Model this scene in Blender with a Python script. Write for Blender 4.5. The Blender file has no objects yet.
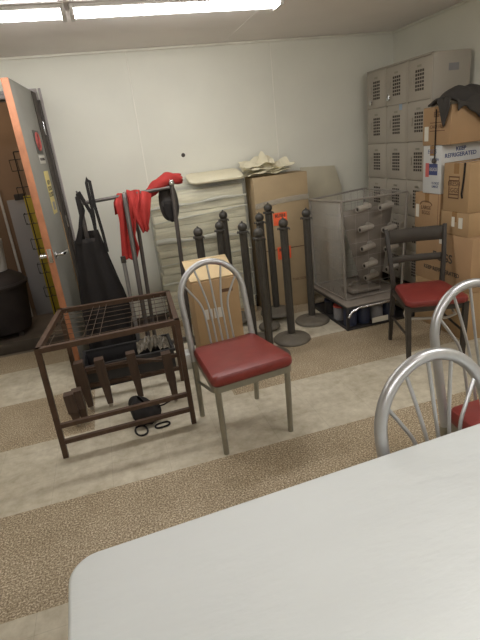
import bpy, bmesh, math, random
from mathutils import Vector, Matrix
random.seed(7)
PI = math.pi
S = bpy.context.scene
C = S.collection

# ------------------------------------------------------------------ materials
def new_mat(name):
    m = bpy.data.materials.new(name); m.use_nodes = True
    return m, m.node_tree, m.node_tree.nodes['Principled BSDF']

def srgb(r, g, b):
    f = lambda c: (c/255/12.92) if c/255 <= .04045 else ((c/255+.055)/1.055)**2.4
    return (f(r), f(g), f(b), 1)

def mat(name, rgb, rough=.6, metal=0, var=.12, scale=8, bump=0, bscale=60, stretch=None, coat=0, spec=.5):
    m, nt, p = new_mat(name)
    c = srgb(*rgb)
    tc = nt.nodes.new('ShaderNodeTexCoord')
    mp = nt.nodes.new('ShaderNodeMapping')
    if stretch: mp.inputs['Scale'].default_value = stretch
    nt.links.new(tc.outputs['Object'], mp.inputs['Vector'])
    n = nt.nodes.new('ShaderNodeTexNoise'); n.inputs['Scale'].default_value = scale; n.inputs['Detail'].default_value = 5
    nt.links.new(mp.outputs['Vector'], n.inputs['Vector'])
    r = nt.nodes.new('ShaderNodeValToRGB')
    r.color_ramp.elements[0].position = .3; r.color_ramp.elements[1].position = .7
    r.color_ramp.elements[0].color = [c[i]*(1-var) for i in range(3)]+[1]
    r.color_ramp.elements[1].color = [min(1, c[i]*(1+var)) for i in range(3)]+[1]
    nt.links.new(n.outputs['Fac'], r.inputs['Fac']); nt.links.new(r.outputs['Color'], p.inputs['Base Color'])
    p.inputs['Roughness'].default_value = rough; p.inputs['Metallic'].default_value = metal
    p.inputs['Coat Weight'].default_value = coat; p.inputs['Specular IOR Level'].default_value = spec
    if bump:
        n2 = nt.nodes.new('ShaderNodeTexNoise'); n2.inputs['Scale'].default_value = bscale; n2.inputs['Detail'].default_value = 4
        nt.links.new(mp.outputs['Vector'], n2.inputs['Vector'])
        b = nt.nodes.new('ShaderNodeBump'); b.inputs['Strength'].default_value = bump; b.inputs['Distance'].default_value = .01
        nt.links.new(n2.outputs['Fac'], b.inputs['Height']); nt.links.new(b.outputs['Normal'], p.inputs['Normal'])
    return m

def floor_mat():
    m, nt, p = new_mat('vinyl_tile_floor')
    L = nt.links; N = nt.nodes.new
    g = N('ShaderNodeNewGeometry')
    sep = N('ShaderNodeSeparateXYZ'); L.new(g.outputs['Position'], sep.inputs[0])
    def mth(op, a, b=None):
        n = N('ShaderNodeMath'); n.operation = op
        for i, v in enumerate((a, b)):
            if v is None: continue
            if isinstance(v, (int, float)): n.inputs[i].default_value = v
            else: L.new(v, n.inputs[i])
        return n.outputs[0]
    # stripes two tiles wide, running along X
    t = mth('DIVIDE', mth('SUBTRACT', sep.outputs['Y'], 1.485-6*1.2236), 1.2236)
    fr = mth('FRACT', t)
    dark = mth('LESS_THAN', fr, .5)
    # a run of pale replacement tiles interrupts the third dark stripe
    X_, Y_ = sep.outputs['X'], sep.outputs['Y']
    patch = mth('MULTIPLY', mth('MULTIPLY', mth('GREATER_THAN', X_, -.346), mth('LESS_THAN', X_, .572)), mth('MULTIPLY', mth('GREATER_THAN', Y_, 2.7), mth('LESS_THAN', Y_, 3.4)))
    dark = mth('MULTIPLY', dark, mth('SUBTRACT', 1.0, patch))
    # stone chips of the vinyl tile
    v = N('ShaderNodeTexNoise'); v.inputs['Scale'].default_value = 125; v.inputs['Detail'].default_value = 2; v.inputs['Roughness'].default_value = .7
    L.new(g.outputs['Position'], v.inputs['Vector'])
    rd = N('ShaderNodeValToRGB'); e = rd.color_ramp.elements
    e[0].position = .36; e[0].color = srgb(120, 102, 80); e[1].position = .66; e[1].color = srgb(222, 208, 180)
    k = rd.color_ramp.elements.new(.5); k.color = srgb(158, 141, 115)
    L.new(v.outputs['Fac'], rd.inputs['Fac'])
    v2 = N('ShaderNodeTexNoise'); v2.inputs['Scale'].default_value = 14; v2.inputs['Detail'].default_value = 8; v2.inputs['Roughness'].default_value = .65
    L.new(g.outputs['Position'], v2.inputs['Vector'])
    rl = N('ShaderNodeValToRGB'); e = rl.color_ramp.elements
    e[0].position = .3; e[0].color = srgb(178, 168, 146); e[1].position = .65; e[1].color = srgb(208, 200, 180)
    L.new(v2.outputs['Fac'], rl.inputs['Fac'])
    mx = N('ShaderNodeMix'); mx.data_type = 'RGBA'
    L.new(dark, mx.inputs[0]); L.new(rl.outputs[0], mx.inputs[6]); L.new(rd.outputs[0], mx.inputs[7])
    # grime: large soft blotches and scuffs, worn into the tiles
    n3 = N('ShaderNodeTexNoise'); n3.inputs['Scale'].default_value = 2.2; n3.inputs['Detail'].default_value = 9; n3.inputs['Roughness'].default_value = .7
    L.new(g.outputs['Position'], n3.inputs['Vector'])
    rg = N('ShaderNodeValToRGB'); e = rg.color_ramp.elements
    e[0].position = .35; e[0].color = (.80, .78, .74, 1); e[1].position = .6; e[1].color = (1, 1, 1, 1)
    L.new(n3.outputs['Fac'], rg.inputs['Fac'])
    mul = N('ShaderNodeMix'); mul.data_type = 'RGBA'; mul.blend_type = 'MULTIPLY'; mul.inputs[0].default_value = 1
    L.new(mx.outputs[2], mul.inputs[6]); L.new(rg.outputs[0], mul.inputs[7])
    # tile joints every 30.6 cm
    def joint(o, off):
        f = mth('FRACT', mth('DIVIDE', mth('ADD', o, off), .3059)); return mth('LESS_THAN', f, .006)
    j = mth('MAXIMUM', joint(sep.outputs['X'], 10.04), joint(sep.outputs['Y'], 10-1.485+.191))
    mj = N('ShaderNodeMix'); mj.data_type = 'RGBA'
    L.new(mth('MULTIPLY', j, .3), mj.inputs[0]); L.new(mul.outputs[2], mj.inputs[6]); mj.inputs[7].default_value = srgb(96, 84, 66)
    L.new(mj.outputs[2], p.inputs['Base Color'])
    p.inputs['Roughness'].default_value = .5; p.inputs['Specular IOR Level'].default_value = .3
    return m

def emit_mat(name, rgb, s):
    m, nt, p = new_mat(name)
    p.inputs['Base Color'].default_value = (.8, .8, .8, 1)
    p.inputs['Emission Color'].default_value = srgb(*rgb); p.inputs['Emission Strength'].default_value = s
    return m

def clear_mat(name, rgb, alpha, rough=.3):
    m, nt, p = new_mat(name)
    p.inputs['Base Color'].default_value = srgb(*rgb); p.inputs['Alpha'].default_value = alpha
    p.inputs['Roughness'].default_value = rough
    return m

def layered_mat():
    # stack of thin pale sheets seen edge-on through stretched film
    m = mat('pale_board_stack', (228, 221, 190), .45, var=.16, scale=4, stretch=(1.2, 1, 14), bump=.35, bscale=9)
    return m

M = {}
M['floor'] = floor_mat()
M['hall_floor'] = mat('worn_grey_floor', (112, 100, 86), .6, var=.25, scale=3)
M['wall'] = mat('cream_panel_wall', (222, 220, 206), .5, var=.045, scale=1.6, bump=.05, bscale=4)
M['ceiling'] = mat('painted_ceiling', (246, 240, 236), .7, var=.04, scale=1.5)
M['trim'] = mat('panel_joint', (232, 229, 216), .5, var=.03)
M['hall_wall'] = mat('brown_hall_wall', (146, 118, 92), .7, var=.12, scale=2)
M['frame'] = mat('grey_purple_door_frame', (158, 150, 146), .5, var=.06)
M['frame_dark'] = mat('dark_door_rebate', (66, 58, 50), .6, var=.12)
M['door'] = mat('grey_door_paint', (128, 126, 118), .45, var=.07, scale=3)
M['orange'] = mat('orange_painted_edge', (170, 112, 78), .6, var=.18, scale=12)
M['sign_grey'] = mat('sign_plate', (70, 66, 62), .5)
M['sign_white'] = mat('sign_white', (205, 200, 190), .5, var=.03)
M['sign_red'] = mat('sign_red', (196, 96, 90), .5)
M['sign_yellow'] = mat('pale_yellow_label', (214, 196, 122), .5, var=.06)
M['ink'] = mat('dark_ink', (66, 58, 52), .7, var=.05)
M['ink_brown'] = mat('brown_ink', (104, 74, 50), .7, var=.05)
M['ink_blue'] = mat('blue_ink', (66, 76, 118), .7, var=.08)
M['chrome'] = mat('chrome', (205, 205, 205), .18, 1, var=.03)
M['silver'] = mat('brushed_silver_tube', (186, 186, 186), .34, .75, var=.05, scale=30, bump=.02, bscale=200)
M['silver_dull'] = mat('dull_silver_paint', (150, 146, 132), .42, .6, var=.06)
M['red_vinyl'] = mat('red_vinyl', (124, 48, 42), .36, var=.1, scale=14, bump=.05, bscale=30)
M['red_vinyl2'] = mat('bright_red_vinyl', (120, 42, 36), .5, var=.08, scale=12, bump=.04, bscale=30)
M['black_wood'] = mat('dark_chair_metal', (52, 46, 40), .45, var=.1)
M['slat'] = mat('dark_matte_slat', (62, 56, 48), .75, var=.1)
M['plastic_white'] = mat('white_table_plastic', (214, 217, 214), .42, var=.05, scale=2.6, bump=.35, bscale=26, stretch=(.35, 1, 1))
M['table_leg'] = mat('grey_table_leg', (120, 120, 118), .4, .5)
M['brown_metal'] = mat('brown_rack_paint', (78, 58, 44), .5, .2, var=.16, scale=25)
M['brown_wire'] = mat('brown_wire', (92, 76, 62), .5, .3)
M['walnut'] = mat('dark_brown_wood', (74, 56, 44), .55, var=.2, scale=10, stretch=(6, 6, 1))
M['glide'] = mat('pale_plastic_glide', (158, 148, 132), .4)
M['black_cloth'] = mat('black_cotton', (30, 26, 24), .9, var=.15, bump=.2, bscale=40)
M['charcoal_cloth'] = mat('charcoal_cloth', (62, 58, 54), .9, var=.18, bump=.25, bscale=30)
M['red_cloth'] = mat('bright_red_cloth', (168, 46, 40), .8, var=.12, scale=10, bump=.2, bscale=30)
M['rack_tube'] = mat('gunmetal_tube', (104, 98, 94), .4, .6, var=.08)
M['rack_tube_light'] = mat('light_aluminium_tube', (150, 148, 146), .35, .7, var=.05)
M['stanchion'] = mat('black_stanchion_plastic', (62, 58, 52), .42, var=.12, scale=20)
M['stanchion_base'] = mat('grey_stanchion_base', (98, 91, 79), .6, var=.12, scale=18)
M['card'] = mat('cardboard', (168, 138, 100), .8, var=.06, scale=5, bump=.08, bscale=40)
M['card_dull'] = mat('dusty_cardboard', (172, 150, 116), .8, var=.07, scale=5, bump=.08, bscale=40)
M['card_orange'] = mat('warm_cardboard', (166, 134, 98), .8, var=.06, scale=5, bump=.08, bscale=40)
M['card_inner'] = mat('pale_cardboard', (206, 182, 140), .8, var=.06)
M['tape'] = mat('brown_tape', (150, 116, 78), .25, var=.05)
M['box_white'] = mat('white_carton', (198, 198, 194), .6, var=.03)
M['paper'] = mat('cream_paper', (224, 216, 188), .7, var=.05, bump=.1, bscale=12)
M['paper_dull'] = mat('dull_cream_board', (192, 184, 160), .6, var=.05)
M['sticker'] = mat('white_sticker', (214, 210, 196), .5, var=.02)
M['neon'] = mat('neon_orange_sticker', (246, 104, 60), .6, var=.08, scale=20)
M['layers'] = layered_mat()
M['film'] = clear_mat('stretch_film', (206, 206, 196), .22, .16)
M['film_thin'] = clear_mat('thin_clear_plastic', (196, 190, 182), .10, .2)
M['film_streak'] = clear_mat('bunched_stretch_film', (214, 212, 196), .7, .3)
M['film_dull'] = clear_mat('dull_crumpled_film', (112, 104, 90), .85, .4)
M['cage_panel'] = clear_mat('hazy_clear_plastic', (200, 194, 184), .26, .25)
M['wire'] = mat('silver_wire', (162, 156, 148), .35, .5)
M['tube_grey'] = mat('grey_plastic_tube', (172, 164, 152), .5, var=.06)
M['tube_dark'] = mat('dark_tube_hole', (48, 44, 40), .8)
M['grey_sheet'] = mat('grey_backing_sheet', (128, 119, 108), .6, var=.08)
M['locker'] = mat('taupe_locker_paint', (168, 160, 146), .5, var=.03, scale=3)
M['locker_dark'] = mat('locker_slot_dark', (70, 62, 56), .8)
M['blue_sticker'] = mat('pale_blue_sticker', (150, 168, 186), .5)
M['crate_black'] = mat('black_crate_plastic', (44, 42, 42), .5, var=.15)
M['goods_navy'] = mat('navy_pack', (48, 54, 74), .4, var=.15)
M['goods_red'] = mat('red_lid', (168, 66, 56), .5)
M['goods_grey'] = mat('grey_pack', (132, 130, 130), .4)
M['trash'] = mat('dark_rubber', (52, 44, 40), .7, var=.15)
M['bucket'] = mat('white_bucket', (206, 200, 192), .5)
M['board_grey'] = mat('pale_grey_board', (158, 154, 152), .5, var=.05, scale=2)
M['yellow'] = mat('mustard_panel', (176, 154, 44), .6, var=.1)
M['black_wire'] = mat('black_wire', (28, 24, 22), .5)
M['lamp_body'] = mat('white_lamp_metal', (214, 210, 204), .4, var=.02)
M['lamp'] = emit_mat('lit_lamp_diffuser', (249, 248, 248), 27)
M['lamp_rear'] = emit_mat('lit_lamp_diffuser_rear', (249, 248, 249), 30)
M['lamp_dim'] = emit_mat('added_hall_lamp', (255, 236, 212), 9)

# ------------------------------------------------------------------ mesh helpers
class MB:
    def __init__(s): s.bm = bmesh.new()
    def box(s, x0, x1, y0, y1, z0, z1, bev=0, seg=2, mtx=None):
        b = bmesh.new()
        bmesh.ops.create_cube(b, size=1)
        for v in b.verts:
            v.co = Vector(((x0+x1)/2+v.co.x*(x1-x0), (y0+y1)/2+v.co.y*(y1-y0), (z0+z1)/2+v.co.z*(z1-z0)))
        if bev: bmesh.ops.bevel(b, geom=b.edges[:], offset=bev, segments=seg, affect='EDGES', profile=.5)
        s.add(b, mtx); return s
    def add(s, b, mtx=None):
        if mtx: b.transform(mtx)
        me = bpy.data.meshes.new('t'); b.to_mesh(me); b.free(); s.bm.from_mesh(me); bpy.data.meshes.remove(me)
    def tube(s, pts, r, seg=12, closed=False, flat=1.0, up=None):
        pts = [Vector(p) for p in pts]; n = len(pts)
        rs = r if isinstance(r, (list, tuple)) else [r]*n
        b = bmesh.new(); rings = []
        def tan(i):
            if closed: return (pts[(i+1) % n]-pts[i-1]).normalized()
            a = pts[max(i-1, 0)]; c = pts[min(i+1, n-1)]; return (c-a).normalized()
        t0 = tan(0)
        nrm = Vector(up) if up else (Vector((0, 0, 1)) if abs(t0.z) < .9 else Vector((1, 0, 0)))
        nrm = (nrm-t0*nrm.dot(t0)).normalized()
        for i in range(n):
            t = tan(i); nrm = (nrm-t*nrm.dot(t)).normalized(); bi = t.cross(nrm)
            rings.append([b.verts.new(pts[i]+(nrm*math.cos(a)+bi*math.sin(a)*flat)*rs[i]) for a in [2*PI*(k+.5)/seg for k in range(seg)]])
        m = n if closed else n-1
        for i in range(m):
            A, B = rings[i], rings[(i+1) % n]
            for k in range(seg): b.faces.new((A[k], A[(k+1) % seg], B[(k+1) % seg], B[k]))
        if not closed: b.faces.new(rings[0][::-1]); b.faces.new(rings[-1])
        s.add(b); return s
    def bar(s, a, c, w, up=None): return s.tube([a, c], w/2*1.4142, 4, up=up)
    def lathe(s, prof, seg=24, at=(0, 0, 0), axis='z'):
        b = bmesh.new(); rings = []
        for r, z in prof:
            rings.append([b.verts.new((r*math.cos(2*PI*k/seg), r*math.sin(2*PI*k/seg), z)) for k in range(seg)])
        for i in range(len(prof)-1):
            for k in range(seg): b.faces.new((rings[i][k], rings[i][(k+1) % seg], rings[i+1][(k+1) % seg], rings[i+1][k]))
        b.faces.new(rings[0][::-1]); b.faces.new(rings[-1])
        bmesh.ops.remove_doubles(b, verts=b.verts[:], dist=1e-5)
        m = Matrix.Translation(at)
        if axis == 'y': m = m @ Matrix.Rotation(PI/2, 4, 'X')
        if axis == 'x': m = m @ Matrix.Rotation(PI/2, 4, 'Y')
        s.add(b, m); return s
    def prism(s, poly, z0, z1, bev=0, mtx=None, seg=2):
        b = bmesh.new()
        vs = [b.verts.new((x, y, z0)) for x, y in poly]; f = b.faces.new(vs)
        r = bmesh.ops.extrude_face_region(b, geom=[f])
        for v in [g for g in r['geom'] if isinstance(g, bmesh.types.BMVert)]: v.co.z = z1
        bmesh.ops.recalc_face_normals(b, faces=b.faces[:])
        if bev:
            ed = [e for e in b.edges if abs(e.verts[0].co.z-e.verts[1].co.z) < 1e-6]
            bmesh.ops.bevel(b, geom=ed, offset=bev, segments=seg, affect='EDGES', profile=.5)
        s.add(b, mtx); return s
    def grid(s, f, nu, nv, closed=False):
        b = bmesh.new(); g = [[b.verts.new(f(i/nu, j/nv)) for i in range(nu+1)] for j in range(nv+1)]
        for j in range(nv):
            for i in range(nu): b.faces.new((g[j][i], g[j][i+1], g[j+1][i+1], g[j+1][i]))
        s.add(b); return s
    def build(s, name, m, parent=None, smooth=True, solid=0, sub=0):
        bmesh.ops.recalc_face_normals(s.bm, faces=s.bm.faces[:])
        me = bpy.data.meshes.new(name); s.bm.to_mesh(me); s.bm.free()
        me.materials.append(m)
        if smooth:
            for p in me.polygons: p.use_smooth = True
            try: me.set_sharp_from_angle(angle=math.radians(38))
            except Exception: pass
        o = bpy.data.objects.new(name, me); C.objects.link(o)
        if parent: o.parent = parent
        if solid:
            md = o.modifiers.new('thick', 'SOLIDIFY'); md.thickness = solid; md.offset = 0
        if sub:
            md = o.modifiers.new('smooth', 'SUBSURF'); md.levels = sub; md.render_levels = sub
        return o

def tag(o, label, cat, group=None, kind=None):
    o['label'] = label; o['category'] = cat
    if group: o['group'] = group
    if kind: o['kind'] = kind
    return o
def thing(name, label, cat, loc=(0, 0, 0), rz=0, group=None):
    o = bpy.data.objects.new(name, None); C.objects.link(o); o.location = loc; o.rotation_euler = (0, 0, rz)
    o.empty_display_size = .1
    return tag(o, label, cat, group)
def struct(o): o['kind'] = 'structure'; return o
def kids(o): return [c for c in bpy.data.objects if c.parent == o]
def copy_tree(o, parent=None):
    c = o.copy(); C.objects.link(c); c.parent = parent
    for ch in kids(o): copy_tree(ch, c)
    return c
def dup(o, loc, rz, label, rx=0, ry=0):
    c = copy_tree(o); c.location = loc; c.rotation_euler = (rx, ry, rz); c['label'] = label; return c

def writing(body, size, m, parent, origin, right, up, name='printed_text', weight=0):
    cu = bpy.data.curves.new(name, 'FONT'); cu.body = body; cu.size = size; cu.align_x = 'CENTER'; cu.align_y = 'CENTER'
    cu.extrude = .0006; cu.offset = weight; cu.space_line = 1.0
    o = bpy.data.objects.new('tmp', cu); C.objects.link(o)
    dg = bpy.context.evaluated_depsgraph_get(); dg.update()
    me = bpy.data.meshes.new_from_object(o.evaluated_get(dg))
    C.objects.unlink(o); bpy.data.objects.remove(o); bpy.data.curves.remove(cu)
    r = Vector(right).normalized(); u = Vector(up).normalized(); n = r.cross(u)
    mt = Matrix((r, u, n)).transposed().to_4x4(); mt.translation = Vector(origin)
    me.transform(mt); me.materials.clear(); me.materials.append(m)
    o = bpy.data.objects.new(name, me); C.objects.link(o)
    if parent: o.parent = parent
    return o

# ------------------------------------------------------------------ room shell
XL, XR, YB, YF, ZC = -2.2, 2.87, 4.40, -2.4, 2.374
DX0, DX1, DZ = -1.24, -.375, 2.09     # door opening
struct(MB().box(XL, XR, YF, 4.335, -.06, 0).build('floor', M['floor'], smooth=False))
struct(MB().box(XL, .6, 4.335, 5.9, -.06, 0).build('floor_hall', M['hall_floor'], smooth=False))
struct(MB().box(XL, XR, YF, YB+.12, ZC, ZC+.06).build('ceiling', M['ceiling'], smooth=False))
w = MB(); w.box(XL, DX0-.03, YB, YB+.12, 0, ZC); w.box(DX1+.03, XR, YB, YB+.12, 0, ZC); w.box(DX0-.03, DX1+.03, YB, YB+.12, DZ+.03, ZC)
struct(w.build('wall_back', M['wall'], smooth=False))
struct(MB().box(XR, XR+.1, YF, YB+.12, 0, ZC).build('wall_right', M['wall'], smooth=False))
struct(MB().box(XL-.1, XL, YF, YB+.12, 0, ZC).build('wall_left', M['wall'], smooth=False))
struct(MB().box(XL, XR, YF-.1, YF, 0, ZC).build('wall_front', M['wall'], smooth=False))
# hall beyond the door
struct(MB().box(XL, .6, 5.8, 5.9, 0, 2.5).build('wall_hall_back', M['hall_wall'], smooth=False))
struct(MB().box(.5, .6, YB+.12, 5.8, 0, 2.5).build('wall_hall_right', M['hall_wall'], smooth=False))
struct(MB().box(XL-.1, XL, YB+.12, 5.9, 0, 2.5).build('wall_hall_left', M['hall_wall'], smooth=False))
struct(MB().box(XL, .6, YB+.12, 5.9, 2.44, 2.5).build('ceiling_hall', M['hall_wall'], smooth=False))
# joints of the wall panels, cove at the ceiling
for i, x in enumerate((.395, 1.645)):
    struct(MB().box(x-.005, x+.005, YB-.004, YB+.001, .1, ZC-.02, .0015).build('trim_%d' % (i+1), M['trim']))
struct(MB().box(XL, XR-.001, YB-.012, YB-.0005, 0, .1, .003).build('baseboard_back', M['frame_dark']))
struct(MB().box(XR-.012, XR-.0005, YF, YB-.02, 0, .1, .003).build('baseboard_right', M['frame_dark']))
struct(MB().box(XR-.02, XR-.0005, YF, YB-.02, ZC-.02, ZC-.0005, .008).build('trim_3', M['trim']))
struct(MB().box(XL, XR-.02, YB-.02, YB-.0005, ZC-.02, ZC-.0005, .008).build('trim_4', M['trim']))
for i, x in enumerate((-.03, 1.22)):
    struct(MB().box(x-.002, x+.002, YF, YB-.03, ZC-.003, ZC-.0005).build('trim_%d' % (i+5), M['ceiling']))
wh = MB(); wh.lathe([(.0, -.004), (.016, -.003), (.018, 0), (.012, .004), (0, .004)], 14, (.745, YB-.003, 1.52), 'y')
tag(wh.build('wall_plug', M['ink']), 'small round black plug in the cream wall above the stacked sheets', 'wall plug')

# door frame
f = MB()
for x0, x1 in ((DX0-.03, DX0), (DX1, DX1+.03)): f.box(x0, x1, YB-.012, YB+.13, 0, DZ+.03, .003)
f.box(DX0, DX1, YB-.012, YB+.13, DZ, DZ+.03, .003)
f.box(DX1+.042, DX1+.06, YB-.014, YB-.001, 0, DZ+.055, .003); f.box(DX0-.06, DX1+.03, YB-.014, YB-.001, DZ+.03, DZ+.055, .003)
struct(f.build('door_frame_1', M['frame']))
f = MB(); f.box(DX1-.012, DX1+.041, YB-.02, YB-.0125, 0, DZ-.03, .002); f.box(DX1-.014, DX1-.0005, YB+.04, YB+.075, 0, DZ, .002); f.box(DX0, DX1-.014, YB+.04, YB+.075, DZ-.014, DZ-.0005, .002)
struct(f.build('trim_7', M['frame_dark']))

# open door: leaf local x runs from the hinge to the free edge, +y is the side seen from the room
W = .80
dang = math.atan2(3.60-4.375, -.433+.365)
d = bpy.data.objects.new('door_1', None); C.objects.link(d); struct(d)
d.location = (-.362, 4.372, 0); d.rotation_euler = (0, 0, dang)
T = .045
MB().box(0, W-.004, -T, 0, .012, DZ+.025, .002).build('door_leaf', M['door'], d)
MB().box(W-.004, W+.004, -T-.001, .001, .012, DZ+.025, .0015).build('door_edge', M['orange'], d)
# dark strip on the leaf along the hinge edge, hinges
MB().box(.0, .15, .0005, .006, .012, DZ+.02, .001).build('dark_strip', M['frame_dark'], d)
MB().box(.155, .163, .0005, .006, .3, 1.2, .001).build('wood_bead', M['card'], d)
for z in (.25, 1.1, 1.85): MB().tube([(-.008, .008, z-.05), (-.008, .008, z+.05)], .008, 10).build('hinge', M['chrome'], d)
# lever handle both sides
h = MB(); zc = .955; xh = W-.065
for sgn, y0 in ((1, 0), (-1, -T)):
    h.lathe([(0, 0), (.027, 0), (.027, .008), (.012, .012), (.014, .06), (0, .06)] if sgn < 0 else [(0, -.06), (.014, -.06), (.012, -.012), (.027, -.008), (.027, 0), (0, 0)], 16, (xh, y0, zc), 'y')
    h.tube([(xh, y0+sgn*.05, zc), (xh-.03, y0+sgn*.06, zc), (xh-.14, y0+sgn*.06, zc-.005)], [.014, .014, .011], 10)
h.build('door_handle', M['chrome'], d)
MB().box(W+.0035, W+.006, -T+.008, -.008, zc-.04, zc+.06, .001).build('latch_plate', M['chrome'], d)
# signs on the room side (local right seen from the room is -x)
R_, U_ = (-1, 0, 0), (0, 0, 1)
sg = MB().box(W-.55, W-.33, .0005, .003, 1.655, 1.82, .001).build('no_smoking_sign', M['sign_grey'], d)
pts = [(W-.44+.06*math.cos(a), .005, 1.742+.06*math.sin(a)) for a in [2*PI*k/28 for k in range(28)]]
q = MB(); q.tube(pts, .008, 6, closed=True); q.tube([(W-.44+.04, .005, 1.742+.04), (W-.44-.04, .005, 1.742-.04)], .007, 6)
q.build('red_circle', M['sign_red'], sg)
MB().box(W-.475, W-.405, .003, .004, 1.735, 1.75).build('cigarette', M['sign_white'], sg)
sg2 = MB().box(W-.55, W-.35, .0005, .003, 1.585, 1.645, .001).build('text_plate', M['sign_white'], d)
writing('NO SMOKING', .027, M['ink'], sg2, (W-.45, .0035, 1.616), R_, U_, weight=.0006)
sg3 = MB().box(W-.54, W-.38, .0005, .003, 1.21, 1.53, .001).build('warning_label', M['sign_yellow'], d)
writing('KEEP\nDOOR\nCLOSED', .045, M['ink'], sg3, (W-.46, .0035, 1.40), R_, U_, weight=.0006)
MB().box(W-.5, W-.42, .003, .004, 1.24, 1.30).build('label_mark', M['goods_grey'], sg3)

# ------------------------------------------------------------------ ceiling lights
def light(x0, y, label, m=M['lamp'], z=ZC, L=1.22):
    t = thing('ceiling_light', label, 'light', (x0+L/2, y, z), 0, 'fluorescent strip lights')
    MB().box(-L/2, L/2, -.068, .068, -.024, -.0005, .003).build('lamp_body', M['lamp_body'], t)
    b = MB(); n = 14; prof = [(-.060*math.cos(PI*k/n), -.024-.032*math.sin(PI*k/n)**.6) for k in range(n+1)]
    bm = bmesh.new(); A = [bm.verts.new((-L/2+.012, py, pz)) for py, pz in prof]; B = [bm.verts.new((L/2-.012, py, pz)) for py, pz in prof]
    for k in range(n): bm.faces.new((A[k], A[k+1], B[k+1], B[k]))
    bm.faces.new(A); bm.faces.new(B[::-1]); bm.faces.new((A[0], B[0], B[-1], A[-1])); b.add(bm)
    b.build('diffuser', m, t)
    for s in (-1, 1):
        e = MB(); e.box(s*L/2-.012, s*L/2+.012, -.071, .071, -.060, -.001, .005); e.build('end_cap', M['lamp_body'], t)
    return t
light(.03, 3.15, 'long lit ceiling strip light to the right of the joint')
light(-1.235, 3.15, 'lit ceiling strip light at the left edge, left of the joint')
light(-.4, -.6, 'lit ceiling strip light behind the viewer, left one of its pair', M['lamp_rear'])
light(.86, -.6, 'lit ceiling strip light behind the viewer, right one of its pair', M['lamp_rear'])
light(1.45, 1.1, 'added fill strip light overhead on the right, out of the frame', M['lamp_rear'])  # unseen extra fixture, added to brighten the right side of the room
hl = light(-1.5, 5.2, 'dim fill light added on the hall ceiling beyond the door', M['lamp_dim'], 2.44, 1.0)  # weak unseen lamp, added to lift the light in the hall

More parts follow.
